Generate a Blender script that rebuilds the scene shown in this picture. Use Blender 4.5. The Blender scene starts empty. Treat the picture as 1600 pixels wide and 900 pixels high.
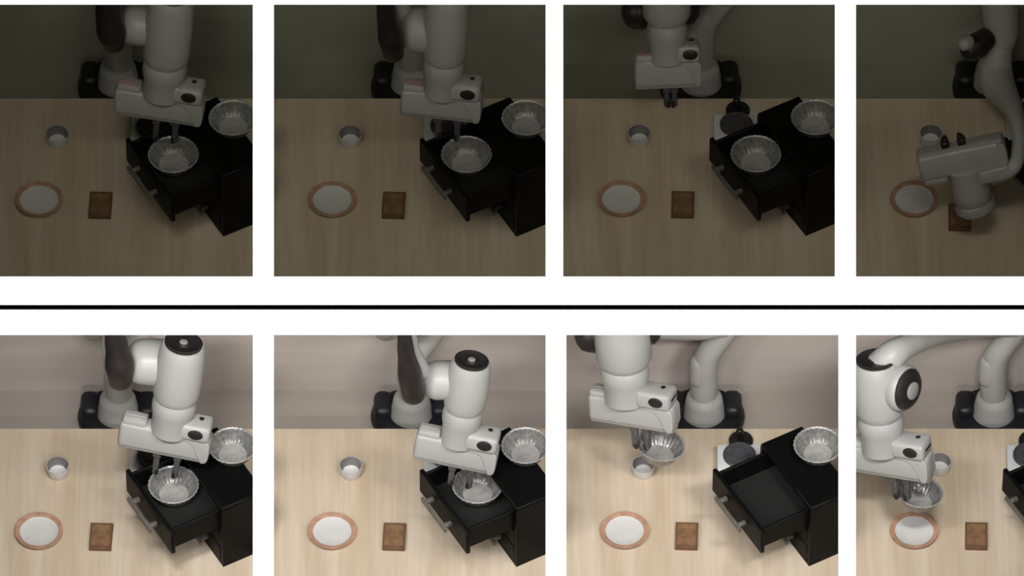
import bpy, bmesh, math, random
from mathutils import Matrix, Vector
random.seed(7)
scene = bpy.context.scene
col = scene.collection
R = math.radians

# ------------------------------------------------------------------ camera, light, exposure
ELEV = R(48.0)                       # the tables are seen from 48 degrees above
SE, CE = math.sin(ELEV), math.cos(ELEV)
DIST = 30.0                          # camera distance to the far edge of the near row of tables
PXM = 0.002                          # metres per pixel there
FPX = DIST / PXM
TOP = 0.75                           # table height
UP = Vector((0, SE, CE)); FWD = Vector((0, CE, -SE)); RIGHT = Vector((1, 0, 0))
CAM = Vector((0, 0, TOP)) + UP * ((669 - 450) * PXM) - FWD * DIST

cd = bpy.data.cameras.new('camera'); cam = bpy.data.objects.new('camera', cd); col.objects.link(cam)
cam.location = CAM; cam.rotation_euler = (math.pi / 2 - ELEV, 0, 0)
cd.sensor_width = 36; cd.lens = FPX * 36 / 1600; cd.clip_start = 0.5; cd.clip_end = 200
scene.camera = cam

def ray(x, y):
    return FWD * FPX + RIGHT * (x - 800) + UP * (450 - y)
def at_depth(x, y, d):               # point seen at pixel (x, y), d metres along the view axis
    return CAM + ray(x, y) * (d / FPX)
def at_y(x, y, wy):
    r = ray(x, y); return CAM + r * ((wy - CAM.y) / r.y)
def at_z(x, y, wz):
    r = ray(x, y); return CAM + r * ((wz - CAM.z) / r.z)

world = bpy.data.worlds.new('world'); scene.world = world; world.use_nodes = True
world.node_tree.nodes['Background'].inputs[0].default_value = (0.9, 0.95, 1, 1)
world.node_tree.nodes['Background'].inputs[1].default_value = 0.03

# added sun light, raking down to whiten the front board
sd = bpy.data.lights.new('added_board_light', 'SUN'); sd.energy = 14.0; sd.angle = R(1)
so = bpy.data.objects.new('added_board_light', sd); col.objects.link(so)
sdir = (UP * -0.95 + FWD * 0.30 + RIGHT * 0.10).normalized()
so.rotation_euler = sdir.to_track_quat('-Z', 'Y').to_euler(); so.location = at_depth(800, 100, DIST - 4)

def strip(name, x0, x1, y0, y1, d, watts, aim, color=(1, .97, .92)):
    """added area light hidden behind the front board, no fixture, brightening the tables"""
    a, b = at_depth(x0, (y0 + y1) / 2, d), at_depth(x1, (y0 + y1) / 2, d)
    l = bpy.data.lights.new(name, 'AREA'); l.shape = 'RECTANGLE'
    l.size = (b - a).length; l.size_y = (at_depth(x0, y0, d) - at_depth(x0, y1, d)).length
    l.energy = watts; l.color = color; l.spread = R(95)
    o = bpy.data.objects.new(name, l); col.objects.link(o)
    o.location = (a + b) / 2
    z = -(aim - o.location).normalized(); z.x = 0; z.normalize()
    x = Vector((1, 0, 0)); y = z.cross(x)
    o.rotation_euler = Matrix((x, y, z)).transposed().to_euler()
    return o
Y_FAR = at_z(800, 153, TOP).y        # far edge of the far row of tables
DEP_FAR = (Vector((0, Y_FAR, TOP)) - CAM).dot(FWD)
BOARD = DIST - 2.80                  # depth of the front board
for x_, g in ((150, 1.0), (628, .56), (1085, .52), (1542, .95)):   # added lights above and below each opening, without fixtures
    strip('added_light_near', x_ - 130, x_ + 110, 462, 516, BOARD + .03, 10.65 * g, Vector((0, .0, TOP)), (1, .985, .97))
    strip('added_light_near_low', x_ - 150, x_ + 130, 985, 1065, BOARD + .03, 3.4 * g, Vector((0, .15, TOP)), (1, .985, .97))
    strip('added_light_far', x_ - 130, x_ + 110, -70, -12, DEP_FAR - 2.77, 1.68 * g, Vector((0, Y_FAR, TOP)), (1, .975, .84))
    strip('added_light_far_low', x_ - 150, x_ + 130, 437, 449, DEP_FAR - 2.77, .65 * g, Vector((0, Y_FAR + .15, TOP)), (1, .975, .84))

scene.view_settings.view_transform = 'Standard'; scene.view_settings.look = 'None'
scene.view_settings.gamma = 1; scene.view_settings.exposure = 0.0
scene.view_settings.use_curve_mapping = False

# ------------------------------------------------------------------ materials
def srgb(r, g, b):
    f = lambda c: (c / 255 / 12.92) if c <= 10 else ((c / 255 + .055) / 1.055) ** 2.4
    return (f(r), f(g), f(b), 1)
def mat(name, c, rough=.6, metal=0, var=.08, scale=20, stretch=(1, 1, 1), bump=0, bscale=None, spec=.4, coord='Object', detail=4):
    m = bpy.data.materials.new(name); m.use_nodes = True
    nt = m.node_tree; N = nt.nodes; L = nt.links
    b = N['Principled BSDF']
    b.inputs['Roughness'].default_value = rough; b.inputs['Metallic'].default_value = metal
    b.inputs['Specular IOR Level'].default_value = spec
    tc = N.new('ShaderNodeTexCoord'); mp = N.new('ShaderNodeMapping'); mp.inputs['Scale'].default_value = stretch
    L.new(tc.outputs[coord], mp.inputs['Vector'])
    nz = N.new('ShaderNodeTexNoise'); nz.inputs['Scale'].default_value = scale; nz.inputs['Detail'].default_value = detail
    L.new(mp.outputs[0], nz.inputs['Vector'])
    rp = N.new('ShaderNodeValToRGB')
    rp.color_ramp.elements[0].position = .3; rp.color_ramp.elements[1].position = .7
    rp.color_ramp.elements[0].color = tuple(min(1, x * (1 - var)) for x in c[:3]) + (1,)
    rp.color_ramp.elements[1].color = tuple(min(1, x * (1 + var)) for x in c[:3]) + (1,)
    L.new(nz.outputs['Fac'], rp.inputs['Fac']); L.new(rp.outputs['Color'], b.inputs['Base Color'])
    if bump:
        n2 = N.new('ShaderNodeTexNoise'); n2.inputs['Scale'].default_value = bscale or scale
        L.new(mp.outputs[0], n2.inputs['Vector'])
        bp = N.new('ShaderNodeBump'); bp.inputs['Strength'].default_value = bump; bp.inputs['Distance'].default_value = .004
        L.new(n2.outputs['Fac'], bp.inputs['Height']); L.new(bp.outputs['Normal'], b.inputs['Normal'])
    return m
M = {}
M['board'] = mat('white_board', (.86, .86, .86, 1), .9, var=.005, spec=.1)
M['bar'] = mat('black_bar', (.0006, .0006, .0006, 1), 1.0, var=.02, spec=.0)
M['baffle'] = mat('baffle_black', (.012, .012, .012, 1), 1, var=.1, spec=.0)  # matte black for the added light-blocking sheets
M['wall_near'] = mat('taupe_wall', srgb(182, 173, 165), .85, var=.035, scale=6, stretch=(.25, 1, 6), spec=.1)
M['wall_far'] = mat('dimmed_wall', srgb(158, 158, 142), .85, var=.06, scale=5, spec=.1)  # dimness of the upper row partly put into this darker wall colour
M['ledge_near'] = mat('taupe_ledge', srgb(162, 154, 146), .9, var=.03, scale=6, stretch=(.3, 4, 1), spec=.05)  # darker than the wall to offset the light on its flat top
M['ledge_far'] = mat('dimmed_ledge', srgb(144, 144, 129), .9, var=.05, scale=5, spec=.05)  # dimmed like the far wall, and again for its brightly lit top
M['floor'] = mat('grey_floor', srgb(95, 90, 85), .8, var=.1, scale=3)
M['wood_leg'] = mat('table_leg_wood', srgb(150, 120, 85), .6, scale=8, stretch=(6, 6, .6))
M['arm'] = mat('arm_white', srgb(166, 165, 161), .38, var=.02, scale=12, spec=.35)
M['arm_grey'] = mat('arm_grey', srgb(150, 147, 142), .4, var=.04, scale=20)
M['arm_black'] = mat('arm_black', srgb(42, 38, 37), .38, var=.15, scale=30)
M['mount'] = mat('mount_black', srgb(26, 26, 30), .45, var=.2, scale=30)
M['finger'] = mat('finger_metal', srgb(105, 105, 104), .35, .5, var=.1, scale=40)
M['cab'] = mat('cabinet_black', srgb(9, 9, 9), .5, var=.25, scale=18, stretch=(1, 6, 1), spec=.15)
M['cab_in'] = mat('drawer_lining', srgb(33, 33, 33), .55, var=.12, scale=25, spec=.3)
M['handle'] = mat('handle_metal', srgb(112, 110, 102), .4, .35, var=.1, scale=50)
M['bowl'] = mat('hammered_metal', srgb(138, 137, 134), .30, .45, var=.30, scale=70, bump=.5, bscale=60)
M['bowl_floor'] = mat('bowl_floor_metal', srgb(172, 170, 167), .38, .25, var=.16, scale=60, bump=.3)
M['rim'] = mat('rim_metal', srgb(180, 178, 174), .25, .4, var=.15, scale=90)
M['ram'] = mat('ramekin_glaze', srgb(196, 193, 190), .25, var=.08, scale=30)
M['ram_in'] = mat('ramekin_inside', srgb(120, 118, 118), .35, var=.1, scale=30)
M['ram_floor'] = mat('ramekin_floor', srgb(228, 226, 222), .4, var=.05, scale=40)
M['plate'] = mat('plate_white', srgb(206, 204, 200), .35, var=.03, scale=40)
M['plate_rim'] = mat('plate_terracotta', srgb(176, 138, 114), .45, var=.2, scale=45)
M['box'] = mat('box_brown', srgb(108, 78, 60), .55, var=.15, scale=60)
M['box_top'] = mat('box_print', srgb(128, 98, 70), .5, var=.28, scale=45)
M['hob'] = mat('hob_white', srgb(208, 210, 210), .35, var=.03, scale=30)
M['burner'] = mat('burner_dark', srgb(70, 70, 74), .5, var=.2, scale=60)
M['knob'] = mat('knob_black', srgb(20, 20, 20), .4, var=.2, scale=40)
M['red'] = mat('rib_red', srgb(150, 110, 100), .5, var=.1)

def wood():
    m = bpy.data.materials.new('pale_wood'); m.use_nodes = True
    nt = m.node_tree; N = nt.nodes; L = nt.links; b = N['Principled BSDF']
    b.inputs['Roughness'].default_value = .6; b.inputs['Specular IOR Level'].default_value = .2
    tc = N.new('ShaderNodeTexCoord')
    def noise(sc, st, det=5):
        mp = N.new('ShaderNodeMapping'); mp.inputs['Scale'].default_value = st
        mp.inputs['Rotation'].default_value = (0, 0, R(4))
        L.new(tc.outputs['Object'], mp.inputs['Vector'])
        n = N.new('ShaderNodeTexNoise'); n.inputs['Scale'].default_value = sc; n.inputs['Detail'].default_value = det
        n.inputs['Distortion'].default_value = .4
        L.new(mp.outputs[0], n.inputs['Vector']); return n
    a = noise(4, (2.4, .35, 1)); c = noise(10, (5, .25, 1))
    ra = N.new('ShaderNodeValToRGB'); e = ra.color_ramp.elements
    e[0].position = .3; e[0].color = srgb(197, 178, 152); e[1].position = .68; e[1].color = srgb(216, 202, 182)
    L.new(a.outputs['Fac'], ra.inputs['Fac'])
    rc = N.new('ShaderNodeValToRGB'); e = rc.color_ramp.elements
    e[0].position = .3; e[0].color = (.87, .85, .81, 1); e[1].position = .7; e[1].color = (1, 1, 1, 1)
    L.new(c.outputs['Fac'], rc.inputs['Fac'])
    mx = N.new('ShaderNodeMix'); mx.data_type = 'RGBA'; mx.blend_type = 'MULTIPLY'; mx.inputs[0].default_value = 1
    L.new(ra.outputs[0], mx.inputs[6]); L.new(rc.outputs[0], mx.inputs[7]); L.new(mx.outputs[2], b.inputs['Base Color'])
    return m
M['wood'] = wood()

# ------------------------------------------------------------------ mesh helpers
def link(name, bm, m, parent=None, smooth=True, base=None):
    """bm in world space when base is given: vertices become relative to base"""
    if base is not None:
        for v in bm.verts: v.co -= base
    bmesh.ops.recalc_face_normals(bm, faces=bm.faces)
    me = bpy.data.meshes.new(name); bm.to_mesh(me); bm.free()
    if smooth:
        me.polygons.foreach_set('use_smooth', [True] * len(me.polygons))
        me.set_sharp_from_angle(angle=R(38))
    me.materials.append(M[m])
    o = bpy.data.objects.new(name, me); col.objects.link(o)
    if parent: o.parent = parent
    return o
def empty(name, loc=(0, 0, 0), rz=0, s=1):
    o = bpy.data.objects.new(name, None); col.objects.link(o)
    o.location = loc; o.rotation_euler.z = rz; o.scale = (s, s, s); o.empty_display_size = .05
    return o
def tag(o, label, cat, group=None):
    o['label'] = label; o['category'] = cat
    if group: o['group'] = group
    return o
def rbox(bm, size, center=(0, 0, 0), bev=0, seg=2, mx=None):
    r = bmesh.ops.create_cube(bm, size=1)
    vs = r['verts']
    for v in vs: v.co = Vector((v.co.x * size[0], v.co.y * size[1], v.co.z * size[2]))
    if bev:
        ed = list({e for v in vs for e in v.link_edges})
        q = bmesh.ops.bevel(bm, geom=ed, offset=min(bev, min(size) * .49), segments=seg, profile=.5, affect='EDGES')
        vs = list({v for v in q['verts']} | {v for v in vs if v.is_valid})
    for v in vs:
        v.co += Vector(center)
        if mx is not None: v.co = mx @ v.co
    return vs
def lathe(bm, prof, mx=None, n=32, cap0=True, cap1=True, flute=0):
    rings = []
    for r0, z in prof:
        R_ = lambda i: r0 + (flute if i % 4 in (0, 1) else -flute)
        rings.append([bm.verts.new((mx @ Vector((R_(i) * math.cos(t), R_(i) * math.sin(t), z))) if mx is not None else
                      Vector((R_(i) * math.cos(t), R_(i) * math.sin(t), z))) for i, t in ((i, 2 * math.pi * i / n) for i in range(n))])
    for a, b in zip(rings, rings[1:]):
        for i in range(n): bm.faces.new((a[i], a[(i + 1) % n], b[(i + 1) % n], b[i]))
    if cap0: bm.faces.new(rings[0][::-1])
    if cap1: bm.faces.new(rings[-1])
def tube(bm, pts, rad, n=20, sub=5, roundcap=True):
    """smooth tapering tube through 3D points"""
    P = [Vector(p) for p in pts]
    ps, rs = [], []
    for i in range(len(P) - 1):
        p0 = P[i - 1] if i else P[i] * 2 - P[i + 1]; p3 = P[i + 2] if i + 2 < len(P) else P[i + 1] * 2 - P[i]
        for k in range(sub):
            t = k / sub
            ps.append(.5 * ((2 * P[i]) + (P[i + 1] - p0) * t + (2 * p0 - 5 * P[i] + 4 * P[i + 1] - p3) * t * t
                            + (3 * P[i] - p0 - 3 * P[i + 1] + p3) * t ** 3))
            tt = t * t * (3 - 2 * t); rs.append(rad[i] * (1 - tt) + rad[i + 1] * tt)
    ps.append(P[-1]); rs.append(rad[-1])
    if roundcap:
        d0 = (ps[0] - ps[1]).normalized(); d1 = (ps[-1] - ps[-2]).normalized()
        pre = [(ps[0] + d0 * rs[0] * math.sin(a) * .7, rs[0] * math.cos(a)) for a in (R(80), R(55), R(28))]
        post = [(ps[-1] + d1 * rs[-1] * math.sin(a) * .7, rs[-1] * math.cos(a)) for a in (R(28), R(55), R(80))]
        ps = [p for p, _ in pre] + ps + [p for p, _ in post]; rs = [r for _, r in pre] + rs + [r for _, r in post]
    rings = []; prev = None
    for i, p in enumerate(ps):
        t = (ps[min(i + 1, len(ps) - 1)] - ps[max(i - 1, 0)]).normalized()
        if prev is None:
            a = Vector((0, 0, 1)) if abs(t.z) < .9 else Vector((1, 0, 0)); u = t.cross(a).normalized()
        else: u = (prev - t * prev.dot(t)).normalized()
        prev = u; w = t.cross(u)
        rings.append([bm.verts.new(p + (u * math.cos(q) + w * math.sin(q)) * rs[i]) for q in (2 * math.pi * k / n for k in range(n))])
    for a, b in zip(rings, rings[1:]):
        for i in range(n): bm.faces.new((a[i], a[(i + 1) % n], b[(i + 1) % n], b[i]))
    bm.faces.new(rings[0][::-1]); bm.faces.new(rings[-1])
def hexa(bm, p):                      # box from 8 corners: bottom four, then top four
    v = [bm.verts.new(q) for q in p]
    for f in ((0, 1, 2, 3), (4, 5, 6, 7), (0, 1, 5, 4), (1, 2, 6, 5), (2, 3, 7, 6), (3, 0, 4, 7)): bm.faces.new([v[i] for i in f])
def struct(name, bm, m, label, cat):
    o = link(name, bm, m, smooth=False); o['kind'] = 'structure'; o['label'] = label; o['category'] = cat; return o

# ------------------------------------------------------------------ the setting
PAN = {0: [(-30, 395), (428, 852.5), (880, 1304.5), (1337.5, 1762)], 1: [(-30, 395), (428, 852.5), (885, 1310), (1337.5, 1762)]}
XL, XR = -170, 1900
YBOT = 948
while at_depth(800, YBOT + 10, BOARD).z > .02: YBOT += 10
bm = bmesh.new()
def slab(x0, x1, y0, y1):
    f = [at_depth(x, y, BOARD) for x, y in ((x0, y1), (x1, y1), (x1, y0), (x0, y0))]
    hexa(bm, f + [p + FWD * .008 for p in f])
slab(XL, XR, -150, 7.3); slab(XL, XR, 432, 523.5); slab(XL, XR, 948, YBOT)
for row, (ya, yb) in ((0, (7.3, 432)), (1, (523.5, 948))):
    xs = [XL] + [v for p in PAN[row] for v in p] + [XR]
    for k in range(0, len(xs), 2): slab(xs[k], xs[k + 1], ya, yb)
struct('wall_front', bm, 'board', 'white front board with eight square openings in two rows', 'wall')
bm = bmesh.new()
f = [at_depth(x, y, BOARD - .001) for x, y in ((XL, 482.2), (XR, 482.2), (XR, 476.6), (XL, 476.6))]
hexa(bm, f + [p + FWD * .006 for p in f])
struct('trim_1', bm, 'bar', 'thin black bar running across the white board between the two rows', 'trim')

XW0, XW1 = -2.25, 2.5
Y_PART = .25
def box_world(name, x0, x1, y0, y1, z0, z1, m, label, cat):
    b = bmesh.new(); rbox(b, (x1 - x0, y1 - y0, z1 - z0), ((x0 + x1) / 2, (y0 + y1) / 2, (z0 + z1) / 2))
    return struct(name, b, m, label, cat)
box_world('floor', -3, 3.2, -6.5, Y_FAR + .6, -.05, 0, 'floor', 'grey floor under both rows of tables', 'floor')
zt = at_y(800, 455, Y_PART).z
box_world('wall_middle', XW0, XW1, Y_PART, Y_PART + .03, 0, zt, 'wall_near', 'taupe wall behind the near row of tables', 'wall')
zb = at_y(800, -140, Y_FAR + .25).z
box_world('wall_back', XW0, XW1, Y_FAR + .25, Y_FAR + .29, 0, zb, 'wall_far', 'wall in dimmed colour behind the far row of tables', 'wall')
LEDGE = TOP - .105
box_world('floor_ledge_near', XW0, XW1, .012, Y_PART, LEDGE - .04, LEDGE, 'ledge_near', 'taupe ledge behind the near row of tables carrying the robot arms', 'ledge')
box_world('floor_ledge_far', XW0, XW1, Y_FAR + .012, Y_FAR + .25, LEDGE - .04, LEDGE, 'ledge_far', 'ledge in dimmed colour behind the far row of tables carrying the robot arms', 'ledge')
def baffle(name, py, wy, label):  # added unseen sheet, edge-on to the view, that blocks light
    b = bmesh.new()
    a, d = at_depth(800, py, BOARD + .009), at_y(800, py, wy)
    n = Vector((0, 0, .012))
    q = [Vector((x, p.y, p.z)) for p, x in ((a, XW0), (a, XW1), (d, XW1), (d, XW0))]
    hexa(b, q + [p + n for p in q]); struct(name, b, 'baffle', label, 'wall')
baffle('light_baffle_mid', 455, Y_PART + .015, 'added black baffle blocking light between the two rows')
baffle('light_baffle_top', -140, Y_FAR + .27, 'added black baffle blocking sun over the far row')
for nm, x in (('wall_left', XW0 - .03), ('wall_right', XW1)):  # added unseen sheets closing both ends against stray light
    b = bmesh.new()
    a, d = at_depth(800, -145, BOARD + .01), at_depth(800, YBOT - 5, BOARD + .01)
    pr = [(a.y, a.z), (d.y, d.z), (Y_FAR + .29, 0), (Y_FAR + .29, zb)]
    hexa(b, [Vector((x, y, z)) for y, z in pr] + [Vector((x + .03, y, z)) for y, z in pr])
    struct(nm, b, 'baffle', 'added black side baffle at the %s end of the tables' % nm[5:], 'wall')

# ------------------------------------------------------------------ the eight places
class Bay: pass
bays = []
ORD = ['first', 'second', 'third', 'fourth']
for row in (0, 1):
    for k in range(4):
        b = Bay(); b.row, b.k = row, k
        b.x0 = PAN[row][k][0]; b.y0 = (8, 524)[row] if k < 2 else (7, 523)[row]
        b.yb = (Y_FAR, 0)[row]
        c = at_z(b.x0 + 212, b.y0 + 280, TOP); b.S = (c - CAM).dot(FWD) / FPX; b.s = b.S / PXM
        b.where = 'in the %s panel of the %s row' % (ORD[k], ('dim upper', 'bright lower')[row])
        bays.append(b)
def T(b, tx, ty, z):                 # template pixel -> point at height z over that bay's table
    return at_z(b.x0 + tx, b.y0 + ty, TOP + z * b.s)
def A(b, x, y, yy):                  # absolute pixel -> point yy metres behind the table's far edge
    return at_y(x, y, b.yb + yy)
def copy_tree(o, parent=None):
    c = o.copy(); col.objects.link(c); c.parent = parent
    for ch in list(o.children): copy_tree(ch, c)
    return c
U = PXM
protos = {}
def put(kind, maker, loc, s, label, cat, group, rz=0):
    if kind not in protos: o = protos[kind] = maker()
    else: o = copy_tree(protos[kind])
    o.location = loc; o.scale = (s, s, s); o.rotation_euler = (0, 0, rz); tag(o, label, cat, group)
    return o

# --- table
def make_table():
    t = empty('wooden_table')
    W, D = 446 * U, .80
    b = bmesh.new(); rbox(b, (W, D, .03), (0, -D / 2, -.015), .003, 1); link('table_top', b, 'wood', t)
    for sx in (-1, 1):
        for y in (-.06, -D + .06):
            b = bmesh.new(); rbox(b, (.05, .05, .72 - .0), (sx * (W / 2 - .04), y, -.03 - .36), .004, 1); link('leg', b, 'wood_leg', t)
    for y in (-.06, -D + .06):
        b = bmesh.new(); rbox(b, (W - .13, .02, .07), (0, y, -.065), .002, 1); link('apron', b, 'wood_leg', t)
    return t
for b in bays:
    p = at_z(b.x0 + 212.5, b.y0 + 145, TOP); p.y = b.yb
    o = put('table', make_table, p, 1, 'pale wooden table ' + b.where, 'table', 'pale wooden work tables')
    o.scale = (b.s, b.s, 1)

# --- cabinet with open drawer
CU, CV, CH = .307, .150, .275
def make_cabinet():
    t = empty('drawer_cabinet')
    b = bmesh.new(); w = .012
    rbox(b, (CU, CV, w), (-CU / 2, CV / 2, CH - w / 2), .003, 1); link('top', b, 'cab', t)
    b = bmesh.new(); rbox(b, (CU - .002, w, CH - w), (-CU / 2, CV - w / 2, (CH - w) / 2)); link('back_panel', b, 'cab', t)
    for x in (-CU + w / 2, -w / 2):
        b = bmesh.new(); rbox(b, (w, CV - w, CH - w), (x, (CV - w) / 2, (CH - w) / 2)); link('side_panel', b, 'cab', t)
    b = bmesh.new(); rbox(b, (CU - 2 * w, CV - w, w), (-CU / 2, (CV - w) / 2, w / 2)); link('bottom', b, 'cab', t)
    def handle(parent, y, z):
        b = bmesh.new(); L = CU * .5; x0 = -CU * .76
        rbox(b, (L, .010, .016), (x0 + L / 2, y - .030, z), .003, 2)
        for x in (x0 + .02, x0 + L - .02): rbox(b, (.014, .028, .014), (x, y - .013, z), .002, 1)
        link('handle', b, 'handle', parent)
    for k in (0, 1):
        z = w + .072 * (k + .5)
        b = bmesh.new(); rbox(b, (CU - 2 * w - .004, .012, .066), (-CU / 2, .004, z), .003, 1)
        d = link('closed_drawer_front', b, 'cab', t); handle(d, -.002, z)
    # the open top drawer
    dz0, dz1, y0 = CH - .118, CH - .018, -.175
    d = empty('open_drawer'); d.parent = t
    b = bmesh.new(); rbox(b, (CU - .006, .014, dz1 - dz0), (-CU / 2, y0 + .007, (dz0 + dz1) / 2), .003, 1)
    link('drawer_front', b, 'cab', d)
    handle(d, y0, dz1 - .048)
    for x in (-CU + w + .01, -w - .01):
        b = bmesh.new(); rbox(b, (.010, .285, .085), (x, y0 + .014 + .1425, dz1 - .0475), .002, 1); link('drawer_side', b, 'cab', d)
    b = bmesh.new(); rbox(b, (CU - 2 * w - .03, .285, .008), (-CU / 2, y0 + .014 + .1425, dz0 + .014), 0); link('drawer_floor', b, 'cab_in', d)
    b = bmesh.new(); rbox(b, (CU - 2 * w - .03, .010, .075), (-CU / 2, y0 + .014 + .280, dz1 - .045), 0); link('drawer_back', b, 'cab', d)
    return t
DRAWER_FLOOR = CH - .118 + .018
CANG = R(-60.5)
for b in bays:
    b.cab = T(b, 379, 362, 0)
    put('cabinet', make_cabinet, b.cab, b.s, 'black drawer cabinet, top drawer open, ' + b.where, 'cabinet', 'black cabinets with an open drawer', CANG)

# --- hob and knob
def make_hob():
    t = empty('hob')
    b = bmesh.new(); rbox(b, (.142, .115, .045), (0, 0, .0225), .006, 2); link('body', b, 'hob', t)
    b = bmesh.new(); lathe(b, [(.052, 0), (.052, .006), (.049, .009), (.046, .009), (.044, .006), (.030, .006), (.028, .009), (.024, .009), (.022, .006)], Matrix.Translation((0, .010, .0445)))
    link('burner', b, 'burner', t)
    return t
def make_knob():
    t = empty('control_knob')
    b = bmesh.new(); lathe(b, [(.036, 0), (.038, .004), (.038, .016), (.034, .021), (.010, .023)]); link('base_disc', b, 'knob', t)
    b = bmesh.new(); tube(b, [(0, 0, .015), (-.002, 0, .035), (-.005, .004, .056)], [.012, .009, .012], 12); link('stem', b, 'knob', t)
    return t
for b in bays:
    p = T(b, 270, 171, .045); p.z = TOP; p.y -= .0575 * b.s
    put('hob', make_hob, p, b.s, 'low white hob with dark burner ' + b.where, 'hob', 'white single hobs')
    p = T(b, 273, 163, .02); p.z = TOP
    put('knob', make_knob, p, b.s, 'round black knob and stem ' + b.where, 'knob', 'black upright knobs')

# --- ramekin, plate, box
def make_ramekin():
    t = empty('ramekin')
    b = bmesh.new(); lathe(b, [(.028, 0), (.032, .002), (.035, .012), (.0365, .036), (.036, .039), (.034, .039)], None, 32, True, False); link('outer_wall', b, 'ram', t)
    b = bmesh.new(); lathe(b, [(.034, .039), (.0325, .03), (.029, .010), (.026, .0085)], None, 32, False, False); link('inner_wall', b, 'ram_in', t)
    b = bmesh.new(); lathe(b, [(.026, .0085), (.012, .008), (.003, .008)], None, 32, False, True); link('inner_floor', b, 'ram_floor', t)
    return t
def make_plate():
    t = empty('dinner_plate')
    b = bmesh.new(); lathe(b, [(.040, 0), (.046, .001), (.066, .010), (.0755, .014), (.0755, .016), (.070, .0158), (.0600, .0115)], None, 48, True, False)
    link('rim', b, 'plate_rim', t)
    b = bmesh.new(); lathe(b, [(.0600, .0115), (.053, .0075), (.030, .006), (.004, .006)], None, 48, False, True); link('centre', b, 'plate', t)
    return t
def make_box():
    t = empty('snack_box')
    b = bmesh.new(); rbox(b, (.070, .104, .016), (0, 0, .008), .0015, 1); link('carton', b, 'box', t)
    b = bmesh.new(); rbox(b, (.058, .088, .0014), (0, 0, .0164), 0); link('printed_panel', b, 'box_top', t)
    return t
for b in bays:
    q = (120, 211) if b.row else (119, 209)
    if b.k == 3: q = (131, 206) if b.row else (117, 209)
    p = T(b, q[0], q[1] - 8, .038); p.z = TOP
    put('ramekin', make_ramekin, p, b.s, 'small white ramekin ' + b.where, 'ramekin', 'small white ramekins')
    p = T(b, 91, 304 if not b.row else 306, .012); p.z = TOP
    put('plate', make_plate, p, b.s, 'white plate with terracotta rim ' + b.where, 'plate', 'white plates with a terracotta rim')
    q = (187, 311) if not b.row else (188, 313)
    if b.k == 3 and b.row == 0: q = (162, 331)
    p = T(b, q[0], q[1], .014); p.z = TOP
    put('box', make_box, p, b.s, 'flat brown snack box ' + b.where, 'box', 'flat brown snack boxes', R(-2))

# --- metal bowls
BR, BH = .078, .052
def make_bowl():
    t = empty('metal_bowl')
    b = bmesh.new()
    lathe(b, [(.040, 0), (.047, .001), (.060, .016), (.070, .038), (.0745, BH - .003)], None, 112, True, False, .0008); link('outer_wall', b, 'bowl', t)
    b = bmesh.new()
    lathe(b, [(.0745, BH - .003), (.078, BH - .002), (.079, BH), (.076, BH + .0015), (.0725, BH - .002)], None, 112, False, False, .0008); link('rim', b, 'rim', t)
    b = bmesh.new()
    lathe(b, [(.0725, BH - .002), (.066, .036), (.056, .016), (.046, .0065)], None, 112, False, False, .0008); link('inner_wall', b, 'bowl', t)
    b = bmesh.new()
    lathe(b, [(.046, .0065), (.030, .005), (.004, .005)], None, 48, False, True); link('inner_floor', b, 'bowl_floor', t)
    return t
for b in bays:
    if b.k < 3 and not (b.row == 1 and b.k == 2):
        q = (301, 233)
        if b.row and b.k == 1: q = (318, 233)
        p = T(b, q[0], q[1], DRAWER_FLOOR + BH); p.z = TOP + (DRAWER_FLOOR + .0005) * b.s
        put('bowl', make_bowl, p, b.s, 'metal bowl in open drawer ' + b.where, 'bowl', 'metal bowls in the drawers')
    if b.k < 3:
        q = (394, 175) if not b.row else (393, 171)
        p = T(b, q[0], q[1], CH + BH); p.z = TOP + CH * b.s
        put('bowl', make_bowl, p, b.s * .96, 'metal bowl on cabinet top ' + b.where, 'bowl', 'metal bowls on the cabinets')
for b, q, yy in ((bays[6], (1030, 696), -.24), (bays[7], (1435, 769), -.46)):
    p = A(b, q[0], q[1], yy); p.z -= BH * b.s
    o = put('bowl', make_bowl, p, b.s * (.98 if b.k == 2 else .93), 'metal bowl held by gripper ' + b.where, 'bowl', 'metal bowls held by grippers')
    o.rotation_euler = (R(-6), R(6), 0)

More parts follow.
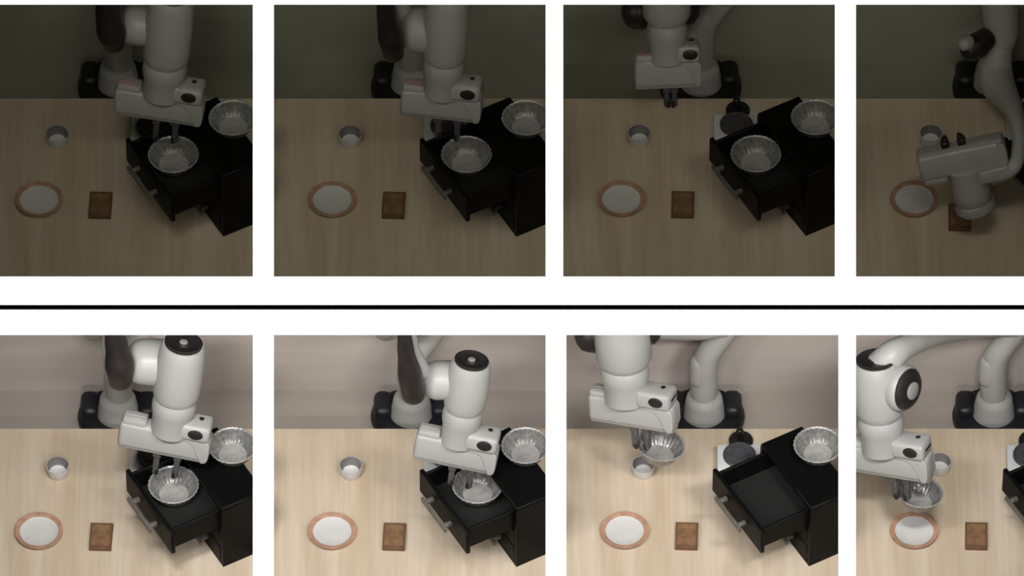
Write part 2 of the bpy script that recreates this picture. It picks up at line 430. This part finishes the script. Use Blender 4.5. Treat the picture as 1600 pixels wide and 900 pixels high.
# ------------------------------------------------------------------ robot arms
def seg(b, root, name, m, pts, n=22, sub=5):
    """tube given as absolute pixels with a distance behind the table edge and a radius in pixels"""
    bm = bmesh.new(); tube(bm, [A(b, x, y, yy) for x, y, yy, r in pts], [r * b.S for *_, r in pts], n, sub)
    return link(name, bm, m, root, True, root.location)
def base(b):
    root = empty('robot_arm'); c = A(b, b.x0 + 215, b.y0 + 119, .12); root.location = (c.x, c.y, LEDGE)
    O = root.location; s = b.S; z0 = c.z
    F = lambda: bmesh.new()
    h = z0 - LEDGE
    m = F(); lathe(m, [(60 * s, 0), (64 * s, 4 * s), (65 * s, h * .5), (64 * s, h - 5 * s), (59 * s, h)], Matrix.Translation((c.x, c.y, LEDGE)) @ Matrix.Scale(.84, 4, (0, 1, 0)), 40)
    link('mount_plate', m, 'mount', root, True, O)
    for sx in (-1, 1):
        m = F(); rbox(m, (30 * s, 50 * s, 30 * s), (c.x + sx * 45 * s, c.y + 8 * s, z0 + 4 * s), 12 * s, 4)
        link('mount_ear', m, 'mount', root, True, O)
    m = F(); lathe(m, [(34 * s, -2 * s), (34 * s, 4 * s), (31 * s, 16 * s), (29 * s, 30 * s), (27 * s, 36 * s), (23 * s, 40 * s), (21 * s, 44 * s)],
             Matrix.Translation((c.x, c.y - .004, z0)))
    link('base_skirt', m, 'arm', root, True, O)
    bx, by = b.x0, b.y0
    seg(b, root, 'base_column', 'arm', [(bx + 215, by + 100, .116, 21), (bx + 215, by + 74, .116, 21.5), (bx + 215.5, by + 50, .116, 21.5), (bx + 222, by + 29, .116, 20), (bx + 239, by + 9, .116, 17.5), (bx + 255, by - 12, .11, 17)])
    m = F(); n = A(b, bx + 208, by + 48, .108); tube(m, [n + Vector((0, 0, -.06)), n + Vector((0, 0, .02))], [17 * s, 15 * s], 18, 3); link('shoulder_cap', m, 'arm', root, True, O)
    return root
def effector(b, root, x, y, yy, W, yaw=0, pitch=12, roll=0, k=1.0, gap=20, flen=40, wlen=178, cap=True, fcol='finger', fx=0, kt=1.0, wx=0):
    S = b.S; c = A(b, x, y, yy); O = root.location
    X = Matrix.Translation(c) @ (Matrix.Rotation(R(-yaw), 4, 'Z') @ Matrix.Rotation(R(-pitch), 4, 'X') @ Matrix.Rotation(R(roll), 4, 'Y')) @ Matrix.Scale(S, 4)
    def out(name, m, bm, par=None):
        return link(name, bm, m, par or root, True, O)
    F = bmesh.new
    m = F(); rbox(m, (W, 30, 46), (0, 0, 0), 7, 3, X); hand = out('hand', 'arm', m)
    m = F(); rbox(m, (W * .985, 24, 10), (0, 0, -22), 4, 2, X); out('hand_underside', 'arm_grey', m, hand)
    poly = [(.02, 24), (.24, 24), (.46, 21), (.495, 14), (.50, -12), (.485, -20), (.46, -23), (.42, -23), (.395, -14), (.35, 2), (.31, 12), (.25, 16), (.02, 16)]
    m = F(); fa = [m.verts.new(X @ Vector((px * W, -17.5, pz))) for px, pz in poly]; ba = [m.verts.new(X @ Vector((px * W, 17, pz))) for px, pz in poly]
    m.faces.new(fa); m.faces.new(ba[::-1])
    for q_ in range(len(poly)): m.faces.new((fa[q_], ba[q_], ba[(q_ + 1) % len(poly)], fa[(q_ + 1) % len(poly)]))
    fe = [e for e in m.edges if (e.verts[0] in fa and e.verts[1] in fa)]
    bmesh.ops.bevel(m, geom=fe, offset=2.0 * S, segments=2, profile=.5, affect='EDGES', clamp_overlap=True)
    out('end_shell', 'arm', m, hand)
    m = F(); rbox(m, (2.5, 22, 6), (W * .480, -2, 35), 1, 1, X); out('side_slot', 'arm_black', m, hand)
    m = F(); rbox(m, (W * .40, 42, 29), (W * .285, -3, 34), 7, 3, X); lug = out('button_housing', 'arm', m)
    m = F(); lathe(m, [(8.8, 0), (8.8, 2.2), (7.6, 3.0)], X @ Matrix.Translation((W * .33, -22.5, 35)) @ Matrix.Rotation(R(90), 4, 'X') @ Matrix.Scale(1.35, 4, (1, 0, 0)), 20); out('button_window', 'arm_black', m, lug)
    m = F(); lathe(m, [(4, 0), (4, 1.6), (3, 2)], X @ Matrix.Translation((W * .36, 2, 47.8)), 14); out('indicator', 'arm_black', m, lug)
    m = F(); rbox(m, (W * .26, 26, 12), (-W * .345, 0, 25), 3, 2, X); rib = out('rib_block', 'arm', m)
    for j in (-6, 1):
        m = F(); rbox(m, (W * .22, 1.8, 2.0), (-W * .345, j, 31.5), .5, 1, X); out('rib', 'red' if not b.row else 'arm_grey', m, rib)
    # wrist
    X0 = X; X = X @ Matrix.Translation((wx, 0, 0))
    r = k
    prof = [(31 * r, 18), (31 * r, 48), (33.5 * r, 56), (34.5 * r, 66), (33.5 * r, 76), (31.5 * r, 81)]
    m = F(); lathe(m, prof, X, 36); out('wrist_flange', 'arm', m)
    q = wlen
    m = F(); lathe(m, [(30.5 * r, 79), (34 * r, 84), (36.5 * r * kt, 95), (37.5 * r * kt, 80 + (q - 80) * .5), (36 * r * kt, q - 18), (34 * r * kt, q - 5), (31.5 * r * kt, q)], X, 36)
    wr = out('wrist_body', 'arm', m)
    if cap:
        m = F(); lathe(m, [(29.5 * r * kt, q - 1), (29.5 * r * kt, q + 2.5), (26 * r * kt, q + 4), (22 * r * kt, q + 1.5), (11 * r * kt, q + 1.2), (9 * r * kt, q + 3)], X, 32); cp = out('wrist_cap', 'arm_black', m)
        m = F(); lathe(m, [(6.5 * r, q + 2), (6.5 * r, q + 4), (5 * r, q + 4.6)], X, 16); out('cap_stud', 'arm_grey', m, cp)
    # fingers
    X = X0
    for sx in (-1, 1):
        m = F(); rbox(m, (13, 16, 14), (fx + sx * gap, 0, -30), 2, 1, X); rbox(m, (9, 12, flen), (fx + sx * gap, 0, -34 - flen / 2), 2, 1, X)
        fg = out('finger', fcol, m)
        m = F(); rbox(m, (7, 13, 14), (fx + sx * (gap - 2), 0, -34 - flen + 5), 2, 1, X); out('finger_pad', 'arm_black', m, fg)
    return X

arms = [base(b) for b in bays]
for b, a, w in zip(bays, arms, ('over drawer', 'over drawer', 'raised at back', 'folded low', 'over drawer', 'gripping bowl', 'holding up bowl', 'holding bowl by plate')):
    tag(a, 'white robot arm ' + w + ' ' + b.where, 'robot arm', 'white robot arms with black joints')

# first panel, upper row
b, r = bays[0], arms[0]
effector(b, r, 249, 161, -.40, 140, yaw=7, pitch=12, roll=4.5, k=1.0, wlen=205, wx=3, gap=15, fx=14, flen=34)
seg(b, r, 'elbow_link', 'arm', [(258, 40, -.31, 32), (232, 40, -.31, 33), (208, 38, -.31, 32)])
seg(b, r, 'elbow_cover', 'arm_black', [(168, -6, -.37, 18), (170, 25, -.37, 21), (174, 50, -.38, 23), (178, 68, -.38, 17)])
seg(b, r, 'upper_arm', 'arm', [(176, -14, -.30, 18), (160, -16, -.15, 17), (160, -14, .0, 17), (200, -12, .10, 17), (228, -4, .12, 17)])
# second panel, upper row
b, r = bays[1], arms[1]
effector(b, r, 690, 159, -.40, 126, yaw=7, pitch=12, roll=1.5, k=.93, wlen=205, gap=15, fx=12, flen=32)
seg(b, r, 'elbow_link', 'arm', [(685, 46, -.31, 35), (665, 46, -.31, 38), (648, 44, -.31, 37)])
seg(b, r, 'elbow_shell', 'arm', [(622, -6, -.28, 14), (632, 25, -.28, 15), (642, 50, -.29, 18)])
seg(b, r, 'elbow_cover', 'arm_black', [(601, -6, -.38, 13), (605, 30, -.38, 16), (611, 60, -.39, 20), (615, 84, -.39, 16)])
seg(b, r, 'upper_arm', 'arm', [(612, -14, -.30, 18), (618, -16, -.15, 17), (640, -14, .0, 17), (670, -12, .10, 17), (686, -4, .12, 17)])
# third panel, upper row
b, r = bays[2], arms[2]
effector(b, r, 1043, 110, -.16, 104, yaw=-3, pitch=24, roll=0, k=.92, gap=6, flen=26, wlen=175, cap=False, kt=1.12, fcol='burner', fx=4)
seg(b, r, 'joint_cover', 'arm_black', [(990, 18, -.01, 28), (1002, 17, -.01, 30)])
seg(b, r, 'joint_cover', 'arm_black', [(1066, 13, -.03, 28), (1076, 13, -.03, 26)])
seg(b, r, 'forearm', 'arm', [(1042, -14, -.05, 18), (1080, -15, .0, 18), (1112, -15, .08, 18), (1134, -6, .11, 18)])
# fourth panel, upper row
b, r = bays[3], arms[3]
effector(b, r, 1504, 246, -.57, 138, yaw=0, pitch=-166, roll=14, k=.86, gap=13, flen=8, wlen=100, cap=False, fcol='arm_black', fx=-8)
seg(b, r, 'upper_arm', 'arm', [(1562, -6, .06, 31), (1564, 25, .04, 29), (1566, 52, .02, 26), (1562, 74, .0, 22)])
seg(b, r, 'forearm', 'arm', [(1562, 72, .0, 21), (1556, 104, -.05, 26), (1560, 134, -.12, 27), (1577, 160, -.24, 19), (1590, 190, -.40, 12), (1592, 228, -.53, 11), (1584, 262, -.60, 11), (1552, 278, -.59, 12)])
j = seg(b, r, 'elbow_joint', 'arm_black', [(1540, 60, -.02, 18), (1526, 72, -.05, 21), (1514, 80, -.07, 18)])
seg(b, r, 'joint_cap', 'arm', [(1512, 66, -.085, 12), (1506, 69, -.10, 11)])
# first panel, lower row
b, r = bays[4], arms[4]
effector(b, r, 258, 684, -.41, 143, yaw=8, pitch=12, roll=6.5, k=1.0, wlen=186, wx=6, gap=16, fx=8, flen=36)
seg(b, r, 'elbow_link', 'arm', [(262, 566, -.32, 36), (242, 566, -.32, 37), (220, 565, -.32, 36)])
seg(b, r, 'elbow_shell', 'arm', [(170, 512, -.33, 10), (170, 550, -.33, 10), (175, 585, -.33, 11)])
seg(b, r, 'elbow_cover', 'arm_black', [(176, 508, -.39, 13), (182, 540, -.39, 18), (187, 570, -.40, 23.5), (188, 594, -.40, 19)])
seg(b, r, 'upper_arm', 'arm', [(178, 504, -.30, 18), (158, 508, -.15, 18), (146, 514, .0, 19), (190, 506, .10, 18), (226, 510, .12, 17)])
# second panel, lower row
b, r = bays[5], arms[5]
effector(b, r, 713, 703, -.42, 130, yaw=9, pitch=14, roll=6, k=.90, wlen=170, gap=15, fx=14, flen=30)
seg(b, r, 'elbow_link', 'arm', [(718, 594, -.34, 30), (700, 594, -.34, 31), (680, 594, -.34, 31)])
seg(b, r, 'elbow_shell', 'arm', [(641, 508, -.34, 7), (647, 545, -.34, 9), (660, 580, -.34, 13)])
seg(b, r, 'elbow_cover', 'arm_black', [(631, 506, -.41, 9), (634, 548, -.41, 13), (641, 588, -.41, 19), (646, 616, -.41, 19)])
seg(b, r, 'upper_arm', 'arm', [(632, 504, -.30, 17), (608, 510, -.15, 18), (604, 514, .0, 19), (645, 506, .10, 18), (682, 512, .12, 17)])
# third panel, lower row
b, r = bays[6], arms[6]
effector(b, r, 990, 640, -.24, 142, yaw=22, pitch=14, roll=-9, wx=-11, k=1.10, wlen=185, gap=10, fx=10, flen=34, cap=False, kt=1.08)
seg(b, r, 'joint_cover', 'arm_black', [(918, 521, -.11, 30), (934, 520, -.11, 33)])
seg(b, r, 'joint_cover', 'arm_black', [(1000, 512, -.13, 30), (1016, 513, -.13, 27)])
seg(b, r, 'forearm', 'arm', [(970, 504, -.10, 18), (1030, 512, -.02, 19), (1085, 514, .06, 18), (1136, 510, .11, 17)])
# fourth panel, lower row
b, r = bays[7], arms[7]
effector(b, r, 1390, 718, -.45, 138, yaw=24, pitch=13, roll=-11, wx=-10, k=1.05, wlen=180, gap=10, fx=16, flen=34)
seg(b, r, 'forearm', 'arm', [(1372, 578, -.34, 26), (1392, 556, -.33, 23), (1418, 540, -.28, 19), (1455, 526, -.18, 17), (1500, 516, -.05, 17), (1550, 510, .06, 17), (1590, 510, .11, 17)])
seg(b, r, 'wrist_housing', 'arm', [(1385, 600, -.36, 34), (1400, 603, -.38, 34)])
c = A(b, 1404, 604, -.39)
ax = Vector((.80, -.55, .25)).normalized(); Q = Matrix.Translation(c) @ ax.to_track_quat('Z', 'Y').to_matrix().to_4x4() @ Matrix.Scale(b.S, 4)
m = bmesh.new(); lathe(m, [(35, 0), (37, 8), (36, 14), (34, 16)], Q, 36); ring = link('joint_ring', m, 'arm', r, True, r.location)
m = bmesh.new(); lathe(m, [(33, 10), (33, 19), (28, 24), (18, 26)], Q, 36); dk = link('joint_disc', m, 'arm_black', r, True, r.location)
m = bmesh.new(); lathe(m, [(14, 24), (14, 28), (12, 29)], Q, 28); link('joint_hub', m, 'arm_grey', dk, True, r.location)
